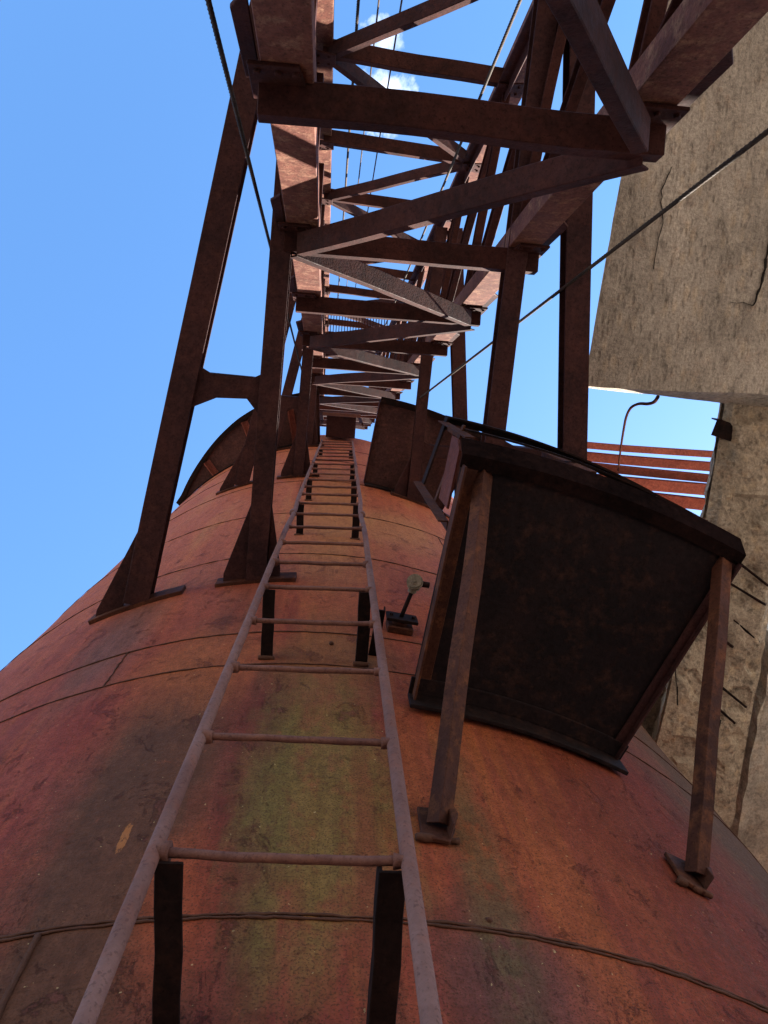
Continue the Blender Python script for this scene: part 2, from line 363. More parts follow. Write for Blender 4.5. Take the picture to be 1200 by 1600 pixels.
# ------------------------------------------------------------------ ladder
def lad(z): s = z - 1.10547; return V((-.0454 + .01095 * s, .8041 + .03114 * s, z))
RV = V((.99458, -.0486, -.0919))
def build_ladder():
    root = thing('wall_ladder', 'long pink-grey pipe ladder with round rungs running up the furnace shell', 'ladder', loc=lad(.1))
    base = lad(.1); W = .42
    for s in (-1, 1):
        bm = bmesh.new(); pts = []
        for i in range(61):
            z = .1 + 10.25 * i / 60
            p = lad(z) + RV * s * W / 2
            k = .012 * max(0, 1 - abs(z - 4.45) / .5) * (-s)     # the slightly kinked joint
            p += V((k + .003 * noise.noise((z * 1.1, s * 5, 3)), .004 * noise.noise((z * .9, s, 8)), 0)); pts.append(p - base)
        tip = pts[-1]; pts += [tip + V((s * -.01, .04, .10)), tip + V((s * -.03, .10, .14))]
        tube(bm, pts, .0138, 12, .06)
        r = link('rail', bm, M_RAIL, root, smooth=True)
        for z in (4.45, 7.1):
            bm = bmesh.new(); p = lad(z) + RV * s * W / 2 - base
            tube(bm, line(p - V((0, .001, .03)), p + V((0, .001, .03)), 4), .0176, 12, .25); link('pipe_coupling', bm, M_RAIL, r, smooth=True)
    for k in range(-2, 23):
        z = 1.10547 + .41189 * k; c = lad(z); bm = bmesh.new()
        a = c - RV * (W / 2 + .004); b = c + RV * (W / 2 + .004); sag = random.uniform(-.004, .009)
        pts = [a.lerp(b, i / 12) + V((0, .003 * noise.noise((k, i * .4, 0)), -sag * sin(pi * i / 12))) - base for i in range(13)]
        tube(bm, pts, .0082, 10, .14); link('rung', bm, M_RUNG, root, smooth=True)
        for s in (-1, 1):
            bm = bmesh.new(); p = c + RV * s * (W / 2) - base
            tube(bm, line(p - RV * .026 * s, p - RV * .004 * s, 4), .0128, 9, .7); link('weld_collar', bm, M_RUNG, root, smooth=True)
    for k in (0, 4, 9, 12, 15, 19):
        z = 1.10547 + .41189 * k; c = lad(z)
        for s in (-1, 1):
            p = c + RV * s * (W / 2 - .028) ; bm = bmesh.new()
            q = V((p.x + .002, shell_y(p.x) + .01, p.z - .01))
            extrude(bm, prof_L(.046, .045, .006), p - base + V((-.022, .004, -.022)), q - base + V((-.022, 0, -.022)), (0, 0, 1), 4, .003, k + s)
            br = link('standoff', bm, M_BLACK, root, bevel=.0015)
            bm = bmesh.new()
            w0 = q - base + V((-.03, -.012, -.028)); tube(bm, [w0 + V((.06 * j / 10, 0, .004 * random.random())) for j in range(11)], .009, 7, .6)
            link('foot_weld', bm, M_WELD, br, smooth=True)
build_ladder()

# ------------------------------------------------------------------ hoist tower
TZ = [.78] + [2.389 + 1.361 * i for i in range(13)]
def IL(z): return V((-.247 - .007 * z, -1.072 + .142 * z, z))
def IR(z): return IL(z) + V((1.206, .001, .02))
def OL(z): return V((-.180 - .007 * z, -2.50 + .142 * z, z))
def OR(z): return V((1.045 - .007 * z, -2.50 + .142 * z, z))
TD = V((-.007, .142, 1)).normalized(); TN = V((0, 1, -.142)).normalized()
def build_tower():
    base = IL(-5.5); base.z = -6
    root = thing('hoist_tower', 'tall rusty lattice steel hoist tower leaning over the furnace, seen from below', 'tower', loc=base)
    B = base; X = V((1, 0, 0))
    z0, z1 = -5.5, 19.0
    # four main posts
    for f, off, w in ((IL, .0735, .147), (IR, -.0715, .143)):
        o = bar('post', prof_chan(w, .10, .012), f(z0) + X * off - TN * .05 - B, f(z1) + X * off - TN * .05 - B, TN, M_POST, root, 30, .004)
        for z in TZ:
            s = 1 if f is IR else -1
            bm = bmesh.new(); p = f(z) - TN * .075 - B
            prism(bm, [p + X * s * .012 + TD * .06, p + X * s * .055 + TD * .06, p + X * s * .06 - TD * .28, p + X * s * .012 - TD * .36], TN * -.012)
            link('gusset_plate', bm, M_STEEL, o, bevel=.002)
            bm = bmesh.new()
            prism(bm, [p - X * s * .14 + TD * .10 + TN * .0275, p + X * s * .035 + TD * .10 + TN * .0275, p + X * s * .035 - TD * .10 + TN * .0275, p - X * s * .11 - TD * .10 + TN * .0275], TN * .012)
            bolts(bm, p + TN * .0395, X * s, TD, TN, (-.10, -.05, .01), (-.07, .07))
            link('gusset_plate', bm, M_STEEL, o, bevel=.002)
    for f, off, pw in ((OL, .02, .12), (OR, .0, .17)):
        o = bar('post', prof_chan(pw, .10, .011), f(z0) + X * off - B, f(z1) + X * off - B, TN, M_POST, root, 30, .004)
        o2 = bar('post_angle', prof_L(.07, .07, .009), f(z0) + X * (off - .035 - (pw - .12) / 2) + TN * .055 - B, f(z1) + X * (off - .035 - (pw - .12) / 2) + TN * .055 - B, TN, M_STEEL, root, 30, .004)
    def member(name, p, q, up, w=.10, d=.055, typ='chan', mat=M_STEEL):
        prof = prof_chan(w, d, .009) if typ == 'chan' else prof_L(w, w * .8, .009) if typ == 'L' else prof_box(w, d)
        return bar(name, prof, p - B, q - B, up, mat, root, 8, .005)
    # front face (toward the furnace): horizontals and zigzag
    E = X * .012
    for i, z in enumerate(TZ):
        member('crossbeam', IL(z) - E, IR(z) + E, -TD, .105, .06)
    for i in range(len(TZ) - 1):
        dn = TN * (.03) if i % 2 else TN * .02
        if i % 2 == 0: a, b = IL(TZ[i]) + X * .05, IR(TZ[i+1]) - X * .06 - TD * .05
        else: a, b = IR(TZ[i]) - X * .05, IL(TZ[i+1]) + X * .05 - TD * .05
        member('diagonal_brace', a + dn + TD * .02, b + dn, -TD, .10, .05)
    # back face
    zl = [4.90 + 1.18 * k for k in range(-4, 12)]; zr = [5.03 + 1.20 * k for k in range(-4, 12)]
    for i, (a, b) in enumerate(zip(zl, zr)):
        member('crossbeam', OL(a) + X * .02, OR(b) - X * .05, -TD, .10, .05)
        if i + 1 < len(zl):
            if i % 2 == 0: member('diagonal_brace', OL(a) + X * .05 + TN * .02, OR(zr[i+1]) - X * .05 + TN * .02, -TD, .085, .045)
            else: member('diagonal_brace', OR(b) - X * .05 + TN * .02, OL(zl[i+1]) + X * .05 + TN * .02, -TD, .085, .045)
        for f, z, s in ((OL, a, 1), (OR, b, -1.3)):
            bm = bmesh.new(); p = f(z) - B + TN * .07
            prism(bm, [p + X * s * (-.03) + TD * .09, p + X * s * .10 + TD * .06, p + X * s * .10 - TD * .06, p - X * s * .03 - TD * .09], TN * .010)
            bolts(bm, p + TN * .010, X * s, TD, TN, (0, .06), (-.04, .04), .010)
            link('gusset_plate', bm, M_STEEL, root, bevel=.002)
    # sides
    for fi, fo, s in ((IR, OR, 1), (IL, OL, -1)):
        for i, z in enumerate(TZ):
            xo = X * (-.07 * s)
            member('side_strut', fi(z) - TN * .12 + xo, fo(z) + TN * .06 + xo * .4, X, .085, .05)
            if i: member('side_brace', fi(z) - TN * .12 + xo * .6, fo(TZ[i-1] + .1) + TN * .06 + xo * .2, X, .085, .05, 'chan')
    # bar grating landing high up at the back
    zb = 9.9
    bm = bmesh.new()
    for k in range(26):
        x = .02 + k * .036
        extrude(bm, prof_box(.010, .03), IL(zb) + V((x, -.95, 0)) - B, IL(zb) + V((x, -.52, 0)) - B, (0, 0, 1))
    for y in (-.95, -.52): extrude(bm, prof_box(.04, .05), IL(zb) + V((0, y, .02)) - B, IL(zb) + V((.98, y, .02)) - B, (0, 0, 1))
    link('landing_grating', bm, M_STEEL, root)
    return root
build_tower()

# ------------------------------------------------------------------ support frames between shell and tower
def leg_mesh(parent, foot, top, w=.12, h=.10, flare_l=.0, flare_r=.0, fl=.55):
    foot = V(foot); top = V(top); d = (top - foot).normalized(); up = V((0, 0, 1)); a = d.cross(up).normalized()
    bm = bmesh.new(); extrude(bm, prof_I(w, h, .010, .010), foot, top, up, 6, .003, foot.x * 7)
    leg = link('leg', bm, M_LEG, parent, bevel=.002)
    for s, fw in ((-1, flare_l), (1, flare_r)):
        if not fw: continue
        sx = a * s if (a * s).x * s > 0 else a * -s
        sx = V((s, 0, 0)) - d * d.dot(V((s, 0, 0))); sx.normalize()
        xo = foot.x + s * (w / 2 + fw); o = V((xo, shell_y(xo) - .012, foot.z)); e = foot + sx * (w / 2 + .002)
        k = V((0, 0, -.02))
        bm = bmesh.new(); prism(bm, [e + k - d * .03, o + k, o + k + d * .05, e + k + d * fl], (0, 0, .012))
        link('gusset', bm, M_LEG, leg, bevel=.002)
        bm = bmesh.new(); k = V((0, 0, .012))
        prism(bm, [e + k, o * .75 + e * .25 + V((0, -.02, .10)), e + V((0, 0, .05)) + d * fl * .8], d.cross(sx) * .010)
        link('gusset', bm, M_LEG, leg, bevel=.002)
    return leg
def pad(parent, a0, a1, z, hh=.11, tilt=0.0):
    bm = bmesh.new(); n = 10; lo = []; 
    for r, dz in ((R - .01, -hh/2), (R + .022, -hh/2), (R + .022, hh/2), (R - .01, hh/2)):
        lo.append([bm.verts.new(pol(a0 + (a1 - a0) * i / n, r, z + dz + tilt * (i / n - .5))) for i in range(n + 1)])
    for j in range(4):
        for i in range(n): bm.faces.new((lo[j][i], lo[(j+1) % 4][i], lo[(j+1) % 4][i+1], lo[j][i+1]))
    bm.faces.new([l[0] for l in lo]); bm.faces.new([l[-1] for l in lo][::-1])
    return link('base_pad', bm, M_ANGLE, parent, bevel=.003)
def frame(label, z, L1, L2, T1, T2, yc, group):
    """two horizontal I beam legs from the shell to the tower, joined by a haunched tie"""
    f1 = V((L1[0], shell_y(L1[0]) - .01, z)); f2 = V((L2[0], shell_y(L2[0]) - .01, z))
    root = thing('support_frame', label, 'support frame', group)
    t1 = V((T1[0], T1[1], z + .02)); t2 = V((T2[0], T2[1], z + .02))
    out1 = -1 if L1[0] < L2[0] else 1
    leg_mesh(root, f1, t1, .125, .11, .15 if out1 < 0 else 0, 0 if out1 < 0 else .15, .40)
    leg_mesh(root, f2, t2, .10, .11, .12, .07, .40)
    for x in (L1[0], L2[0]):
        a = math.degrees(math.asin(x / R)); pad(root, a - (5.6 if x == L1[0] and out1 < 0 else 4.6), a + (5.6 if x == L1[0] else 4.6), z)
    # tie: a plate with haunches
    def at(f, t, y): k = (y - f.y) / (t.y - f.y); return f.lerp(t, k)
    xl, xr = (f1, t1), (f2, t2)
    if f1.x > f2.x: xl, xr = (f2, t2), (f1, t1)
    la, lb, lc, ld = [at(*xl, yc + q) for q in (-.11, -.055, .06, .14)]
    ra, rb, rc, rd = [at(*xr, yc + q) for q in (-.09, -.045, .055, .17)]
    w = .012
    A = V((w, 0, 0)); Bv = V((-w, 0, 0)); gx = (ra.x - la.x - 2 * w)
    P = [la + A, lb + A + V((gx * .30, 0, 0)), rb + Bv - V((gx * .22, 0, 0)), ra + Bv, rd + Bv, rc + Bv - V((gx * .26, 0, 0)), lc + A + V((gx * .42, 0, 0)), ld + A]
    bm = bmesh.new(); prism(bm, [p + V((0, 0, -.03)) for p in P], (0, 0, .012)); tie = link('tie_plate', bm, M_LEG, root, bevel=.002)
    bm = bmesh.new(); extrude(bm, prof_box(.012, .10), lb + A * .9 + V((0, .0, .03)), rb + Bv * .9 + V((0, 0, .03)), (0, 0, 1)); link('tie_flange', bm, M_LEG, tie)
    return root
GRP = 'support frames between furnace and hoist tower'
frame('nearest left support frame, two dark flared legs joined by a haunched tie', 3.80, (-.96, 0), (-.355, 0), (-.345, -1.92), (-.255, -1.92), .165, GRP)
frame('nearest right support frame, two dark legs rising from behind the black gallery plate', 3.80, (1.345, 0), (.79, 0), (1.0, -1.92), (.87, -1.92), .43, GRP)
frame('upper left support frame behind the nearer flared legs, beside the ladder', 7.35, (-.87, 0), (-.32, 0), (-.30, -1.4), (-.25, -1.4), .43, GRP)
frame('upper right support frame in front of the upper gallery plate', 6.92, (1.27, 0), (.765, 0), (.96, -1.2), (.84, -1.2), .77, GRP)
frame('highest left support frame, small and half hidden near the top of the ladder', 10.0, (-.80, 0), (-.32, 0), (-.32, -1.0), (-.27, -1.0), .6, GRP)

# ------------------------------------------------------------------ galleries
def sector(bm, a0, a1, r0, r1, z0, z1, n=28):
    """curved slab; r0/r1 may be functions of angle"""
    f0 = r0 if callable(r0) else (lambda a: r0); f1 = r1 if callable(r1) else (lambda a: r1)
    R_ = [[], [], [], []]
    for i in range(n + 1):
        a = a0 + (a1 - a0) * i / n
        for L, (r, z) in zip(R_, ((f0(a), z0), (f1(a), z0), (f1(a), z1), (f0(a), z1))): L.append(bm.verts.new(pol(a, r, z)))
    for j in range(4):
        for i in range(n): bm.faces.new((R_[j][i], R_[(j+1) % 4][i], R_[(j+1) % 4][i+1], R_[j][i+1]))
    bm.faces.new([l[0] for l in R_]); bm.faces.new([l[-1] for l in R_][::-1])
def lower_gallery():
    root = thing('gallery_platform', 'near black gallery platform seen from beneath, on two angle iron braces right of ladder', 'platform', 'gallery platforms round the furnace')
    z = 2.45; a0, a1 = 7.2, 24.5
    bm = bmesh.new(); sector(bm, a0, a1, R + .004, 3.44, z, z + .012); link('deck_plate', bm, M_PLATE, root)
    bm = bmesh.new(); n = 28                                   # curved rim channel
    prof = [(3.435, z - .012), (3.50, z + .0), (3.555, z + .15), (3.60, z + .152), (3.60, z + .16), (3.545, z + .16), (3.49, z + .010), (3.435, z + .0)]
    prof = [(3.41, z - .014), (3.455, z - .014), (3.50, z + .07), (3.492, z + .073), (3.447, z - .004), (3.41, z - .004)]
    rows = [[bm.verts.new(pol(a0 - .1 + (a1 + .3 - a0) * i / n, r, q)) for r, q in prof] for i in range(n + 1)]
    m = len(prof)
    for p, q in zip(rows, rows[1:]):
        for k in range(m): bm.faces.new((p[k], p[(k+1) % m], q[(k+1) % m], q[k]))
    bm.faces.new(rows[0][::-1]); bm.faces.new(rows[-1])
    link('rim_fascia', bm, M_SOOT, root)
    bm = bmesh.new(); sector(bm, a0 - .3, a1 + .6, 2.585, 2.60, z - .10, z - .002); sector(bm, a0 - .3, a1 + .6, 2.60, 2.66, z - .016, z - .003); link('inner_flange', bm, M_PLATE, root, bevel=.002)
    # radial edge angles
    for a, s, em in ((a0, 1, M_ANGLE), (a1, -1, M_LEG)):
        bm = bmesh.new(); extrude(bm, prof_L((.055 if s > 0 else -.03), (.06 if s > 0 else .03), .008), pol(a, R + .02, z - .005), pol(a, 3.42, z - .005), (0, 0, -1), 6, .002, a); link('edge_angle', bm, em, root, bevel=.0015)
    # toe plate at the left end, back from the rim
    bm = bmesh.new()
    prism(bm, [pol(6.95, 3.26, z + .02), pol(6.95, 3.46, z + .02), pol(6.95, 3.49, z + .09), pol(6.95, 3.49, z + .22), pol(6.95, 3.26, z + .22)], V((.008, .002, 0))); link('toe_plate', bm, M_DRED, root)
    # knee braces, angle iron with bent foot lugs
    for (fa, fz), (ta, tr) in (((7.0, 1.74), (8.45, 3.425)), ((24.3, 1.86), (23.5, 3.42))):
        p = pol(fa, R + .03, fz); q = pol(ta, tr, z - .008)
        dd = (q - p).normalized(); e = (p + q) * .5; e = (e - dd * e.dot(dd)).normalized(); sd = dd.cross(e)
        bm = bmesh.new(); extrude(bm, prof_L(.046, .046, .006), p - V((0, .015, .075)), q, e - sd, 10, .006, fa)
        k = link('knee_brace', bm, M_ANGLE, root, bevel=.0015)
        t = V((cos(radians(fa)), sin(radians(fa)), 0)); c = pol(fa, R + .004, fz - .02); nrm = (pol(fa, R + 1, 0) - pol(fa, R, 0))
        bm = bmesh.new()
        prism(bm, [c - t * .040 + V((0, 0, .05)), c + t * .04 + V((0, 0, .05)), c + t * .05 + V((0, 0, -.03)), c + t * .028 + V((0, 0, -.085)), c - t * .042 + V((0, 0, -.075))], nrm * .012)
        prism(bm, [c + t * .032 + V((0, 0, .05)) + nrm * .0125, c + t * .048 + V((0, 0, -.03)) + nrm * .0125, c + t * .028 + V((0, 0, -.08)) + nrm * .0125, c + t * .022 + V((0, 0, .03)) + nrm * .0125], nrm * .045)
        link('foot_lug', bm, M_ANGLE, k, bevel=.002)
        bm = bmesh.new()
        tube(bm, [c - t * .055 + t * .011 * j + V((0, 0, -.078 + .012 * random.random())) + nrm * .004 for j in range(11)], .010, 7, .6)
        link('foot_weld', bm, M_WELD, k, smooth=True)
    # railing
    zr = 3.3; rr = 3.525
    bm = bmesh.new(); sector(bm, 7.9, 26, rr - .004, rr + .004, zr - .07, zr, 30); sector(bm, 7.9, 26, rr - .03, rr - .004, zr - .006, zr, 30)
    rail = link('railing', bm, M_BLACK, root)
    bm = bmesh.new(); prism(bm, [pol(7.9, rr, zr - .075), pol(7.9, rr, zr), pol(7.2, 3.22, zr), pol(7.2, 3.22, zr - .075)], V((.008, 0, 0))); link('end_rail', bm, M_BLACK, rail)
    bm = bmesh.new(); prism(bm, [pol(7.95, rr, zr - .48), pol(7.95, rr, zr - .44), pol(7.2, 3.22, zr - .44), pol(7.2, 3.22, zr - .48)], V((.008, 0, 0))); link('mid_rail', bm, M_ANGLE, rail)
    for a, r in ((7.2, 3.22), (8.05, rr - .02), (15.5, rr - .02), (23, rr - .02)):
        bm = bmesh.new(); extrude(bm, prof_L(.035, .035, .005), pol(a, r, z + (.014 if r < 3.4 else .14)), pol(a, r, zr), (0, 1, 0)); link('post', bm, M_ANGLE, rail)
    bm = bmesh.new(); sector(bm, 8.0, 26, rr - .02, rr - .012, zr - .48, zr - .44, 30); link('mid_rail', bm, M_BLACK, rail)
lower_gallery()
def upper_gallery(label, z, a0, a1, r1, ribs, mat, rim_h=.20, flip=1):
    root = thing('gallery_platform', label, 'platform', 'gallery platforms round the furnace')
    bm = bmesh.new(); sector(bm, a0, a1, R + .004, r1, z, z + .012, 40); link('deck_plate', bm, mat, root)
    f1 = r1 if callable(r1) else (lambda a: r1)
    bm = bmesh.new(); sector(bm, a0, a1, lambda a: f1(a) - .012, lambda a: f1(a) + .002, z - .05, z + rim_h, 40); sector(bm, a0, a1, lambda a: f1(a) + .002, lambda a: f1(a) + .05, z - .05, z - .04, 40)
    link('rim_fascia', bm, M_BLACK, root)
    for a in ribs:
        bm = bmesh.new(); extrude(bm, prof_L(.08, .10, .009), pol(a, R + .01, z - .01), pol(a, f1(a) - .02, z - .01), (0, 0, -1)); link('rib', bm, M_RED, root)
    for a in (a0, a1):
        bm = bmesh.new(); extrude(bm, prof_box(.012, .12), pol(a, R + .012, z + .03), pol(a, f1(a), z + .03), (0, 0, 1)); link('edge_plate', bm, M_STEEL, root)
    bm = bmesh.new(); sector(bm, a0, a1, R + .006, R + .02, z - .14, z - .002, 40); link('inner_flange', bm, M_PLATE, root)
    return root
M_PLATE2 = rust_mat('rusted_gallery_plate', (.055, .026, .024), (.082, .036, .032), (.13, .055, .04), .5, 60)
upper_gallery('brown upper gallery plate seen from beneath, right of the ladder top', 7.15, 7.2, 25, 3.37, (), M_PLATE2)
def rim_left(a):
    pts = [(-52, 2.60), (-49, 2.62), (-38.8, 2.80), (-30.8, 2.95), (-24.5, 3.06), (-20, 3.12), (-12, 3.20), (-4, 3.24)]
    for (x0, y0), (x1, y1) in zip(pts, pts[1:]):
        if x0 <= a <= x1: return y0 + (y1 - y0) * (a - x0) / (x1 - x0)
    return pts[-1][1]
upper_gallery('rounded dark upper gallery on the left with pale red ribs under it', 10.3, -52, -4.0, rim_left, (-24, -38, -12), M_PLATE2, .25)

# dark box at the top of the ladder
def hatch_box():
    root = thing('steel_hopper', 'small dark steel box closing the tower just above the top of the ladder', 'hopper', loc=(.10, .95, 11.0))
    bm = bmesh.new()
    prism(bm, [(-.21, -.16, -.2), (.21, -.16, -.2), (.21, -.16, .6), (-.21, -.16, .6)], (0, .30, 0)); link('casing', bm, M_LEG, root, bevel=.006)
    bm = bmesh.new(); extrude(bm, prof_box(.05, .05), V((-.27, -.19, -.22)), V((.27, -.19, -.22)), (0, 0, 1)); link('lip_bar', bm, M_RAIL, root)
    for x in (-.27, .31):
        bm = bmesh.new(); extrude(bm, prof_L(.05, .05, .008), V((x, -.1, -.3)), V((x, -.1, .7)), (0, 1, 0)); link('side_angle', bm, M_STEEL, root)
hatch_box()

# ------------------------------------------------------------------ temperature probe
def probe():
    c = pol(7.5, R, 3.15); nrm = (pol(7.5, R + 1, 0) - pol(7.5, R, 0)); t = V((cos(radians(7.5)), sin(radians(7.5)), 0)); Z = V((0, 0, 1))
    root = thing('temperature_probe', 'grey temperature probe with disc head sticking out of the shell right of the ladder', 'sensor', loc=c)
    bm = bmesh.new(); prism(bm, [-t * .055 + Z * .06, t * .06 + Z * .06, t * .06 - Z * .05, -t * .055 - Z * .05], nrm * .03); link('mount_block', bm, M_ANGLE, root, bevel=.004)
    bm = bmesh.new(); prism(bm, [-t * .065 + Z * .05 + nrm * .05, t * .075 + Z * .05 + nrm * .05, t * .075 - Z * .045 + nrm * .05, -t * .065 - Z * .045 + nrm * .05], nrm * .014); link('flange', bm, M_BLACK, root, bevel=.002)
    bm = bmesh.new(); tube(bm, line(nrm * .028, nrm * .052, 2), .035, 14); link('neck', bm, M_ANGLE, root, smooth=True)
    for s in (-.045, .055):
        bm = bmesh.new(); tube(bm, line(t * s + nrm * .045, t * s + nrm * .075, 2), .009, 6); link('bolt', bm, M_BLACK, root)
    d = (nrm + t * .12 - Z * .02).normalized()
    bm = bmesh.new(); tube(bm, line(nrm * .06, d * .19, 4), .0095, 10); link('stem', bm, M_BLACK, root, smooth=True)
    e = (nrm * .55 - Z * .75 - t * .3).normalized()
    bm = bmesh.new(); p = d * .185
    tube(bm, [p, p + d * .012, p + d * .02], .019, 14); tube(bm, [p + d * .018, p + d * .05], .028, 16)
    h = link('head', bm, M_ALU, root, smooth=False)
    p2 = p + d * .045
    bm = bmesh.new(); tube(bm, [p2, p2 + e * .014], .036, 20); tube(bm, [p2 + e * .0141, p2 + e * .020], .030, 20); tube(bm, [p2 + e * .02, p2 + e * .026], .007, 8); link('lid', bm, M_ALU, h)
    bm = bmesh.new(); tube(bm, [p2 + t * .02, p2 + t * .055, p2 + t * .064], .013, 10); link('cable_gland', bm, M_BLACK, h)
probe()
def stub(name, label, cat, a, z, ln, w):
    c = pol(a, R - .01, z); q = pol(a, R + ln, z - .04)
    bm = bmesh.new(); extrude(bm, prof_L(w, w, .005), c, q, (0, 0, 1)); tag(link(name, bm, M_BLACK), label, cat)
stub('steel_stub', 'short dark angle iron stub just right of the ladder below the probe', 'bracket', 5.0, 2.82, .20, .035)

# ------------------------------------------------------------------ ropes
def rope(label, p, q, r, group='steel hoist ropes', twist=True, n=None):
    p = V(p); q = V(q); L = (q - p).length; n = n or min(1600, int(L / .012)); bm = bmesh.new(); d = (q - p).normalized()
    u = d.orthogonal().normalized(); w = d.cross(u)
    if r < .007:
        tube(bm, line(p, q, 12), r, 7)
    else:                                            # laid rope: lobed section twisting along its length
        m = 12; rings = []
        for i in range(n + 1):
            c = p.lerp(q, i / n); ph = i / n * L / (r * 14) * 2 * pi
            rings.append([bm.verts.new(c + (u * cos(2*pi*k/m + ph) + w * sin(2*pi*k/m + ph)) * r * (1.0 if k % 2 else .80)) for k in range(m)])
        for a, b in zip(rings, rings[1:]):
            for k in range(m): bm.faces.new((a[k], a[(k+1) % m], b[(k+1) % m], b[k]))
    return tag(link('steel_rope', bm, M_ROPE, smooth=True), label, 'rope', group)
def along(p, z0, z1): p = V(p); s = TD / TD.z; return p + s * (z0 - p.z), p + s * (z1 - p.z)
rope('thick twisted steel rope hanging in the open left of the tower', *along((-.417, -.913, 2.6), -4, 13), .0092)
rope('dark steel rope beside the left back post inside the tower', *along((-.002, -2.108, 5.0), -4, 13), .0105)
rope('thin bright steel rope just right of the dark rope inside the tower', *along((.125, -2.205, 5.2), -4, 13), .0062)
rope('thin steel rope in the middle of the tower crossing the cloud', *along((.267, -2.219, 5.2), -4, 13), .0062)
rope('dark steel rope close to the right back post of the tower', *along((.776, -1.762, 4.0), -4, 13), .0100)
def pxp(x, y, z):
    c = V(((x - 600) / 1175.25, (800 - y) / 1175.25, 1.0)); w = V([sum(MR[i][j] * c[j] for j in range(3)) for i in range(3)]); return w * (z / w.z)
pa, pb = V((1.227, -.752, 2.33)), V((.79, .29, 7.0))
pb = pxp(652, 625, 7.0)
rope('slanting steel rope crossing in front of the concrete soffit', pa + (pa - pb) * .25, pb, .0092)

# ------------------------------------------------------------------ concrete
def rough_prism(name, poly, z0, z1, mat, parent=None, seg=.09, amp=.012, top=None, seed=0):
    """horizontal slab with a nibbled outline and pitted soffit; poly is counter-clockwise xy, top an optional outline for the upper face"""
    def dens(pl):
        out = []
        for (x0, y0), (x1, y1) in zip(pl, pl[1:] + pl[:1]):
            n = max(1, int(hypot(poly[0][0]*0 + x1 - x0, y1 - y0) / seg))
            out += [(x0 + (x1 - x0) * i / n, y0 + (y1 - y0) * i / n) for i in range(n)]
        return out
    def dens2(pl, ref):
        out = []
        for (a0, a1), (b0, b1) in zip(zip(pl, pl[1:] + pl[:1]), zip(ref, ref[1:] + ref[:1])):
            n = max(1, int(hypot(b1[0] - b0[0], b1[1] - b0[1]) / seg))
            out += [(a0[0] + (a1[0] - a0[0]) * i / n, a0[1] + (a1[1] - a0[1]) * i / n) for i in range(n)]
        return out
    lo = dens2(poly, poly); hi = dens2(top or poly, poly); bm = bmesh.new(); rows = []; K = 4
    for k in range(K + 1):
        f = k / K; row = []
        for i, (a, b) in enumerate(zip(lo, hi)):
            x = a[0] + (b[0] - a[0]) * f; y = a[1] + (b[1] - a[1]) * f; z = z0 + (z1 - z0) * f
            j = noise.noise((x * 7, y * 7, z * 9 + seed)) * amp * 1.6 + noise.noise((x * 29, y * 29, z * 30 + seed)) * amp * .8
            row.append(bm.verts.new((x + j, y + noise.noise((x * 8, y * 8 + 5, z * 9 + seed)) * amp * 1.5 + noise.noise((x * 31, y * 28, z * 26)) * amp * .7, z + (j * .6 if k in (0,) else 0))))
        rows.append(row)
    n = len(lo)
    for p, q in zip(rows, rows[1:]):
        for i in range(n): bm.faces.new((p[i], p[(i+1) % n], q[(i+1) % n], q[i]))
    bm.faces.new(rows[0][::-1]); bm.faces.new(rows[-1])
    return link(name, bm, mat, parent)
def crack(parent, pts, w, z, mat):
    bm = bmesh.new(); P = []
    for (x0, y0), (x1, y1) in zip(pts, pts[1:]):
        for i in range(6): P.append(V((x0 + (x1 - x0) * i / 6, y0 + (y1 - y0) * i / 6, z)))
    P.append(V((*pts[-1], z)))
    P = [p + V((noise.noise(p * 25) * .014, noise.noise(p * 21 + V((3, 3, 3))) * .014, 0)) for p in P]
    for i in range(len(P) - 1):
        d = (P[i+1] - P[i]).normalized(); s = V((-d.y, d.x, 0)); ws = w * (.35 + 1.1 * abs(noise.noise(P[i] * 18)))
        prism(bm, [P[i] - s * ws, P[i+1] - s * ws, P[i+1] + s * ws, P[i] + s * ws], (0, 0, .006))
    return link('crack', bm, mat, parent)
M_CRACK = rust_mat('crack_shadow', (.012, .010, .009), (.02, .016, .013), (.03, .02, .016))
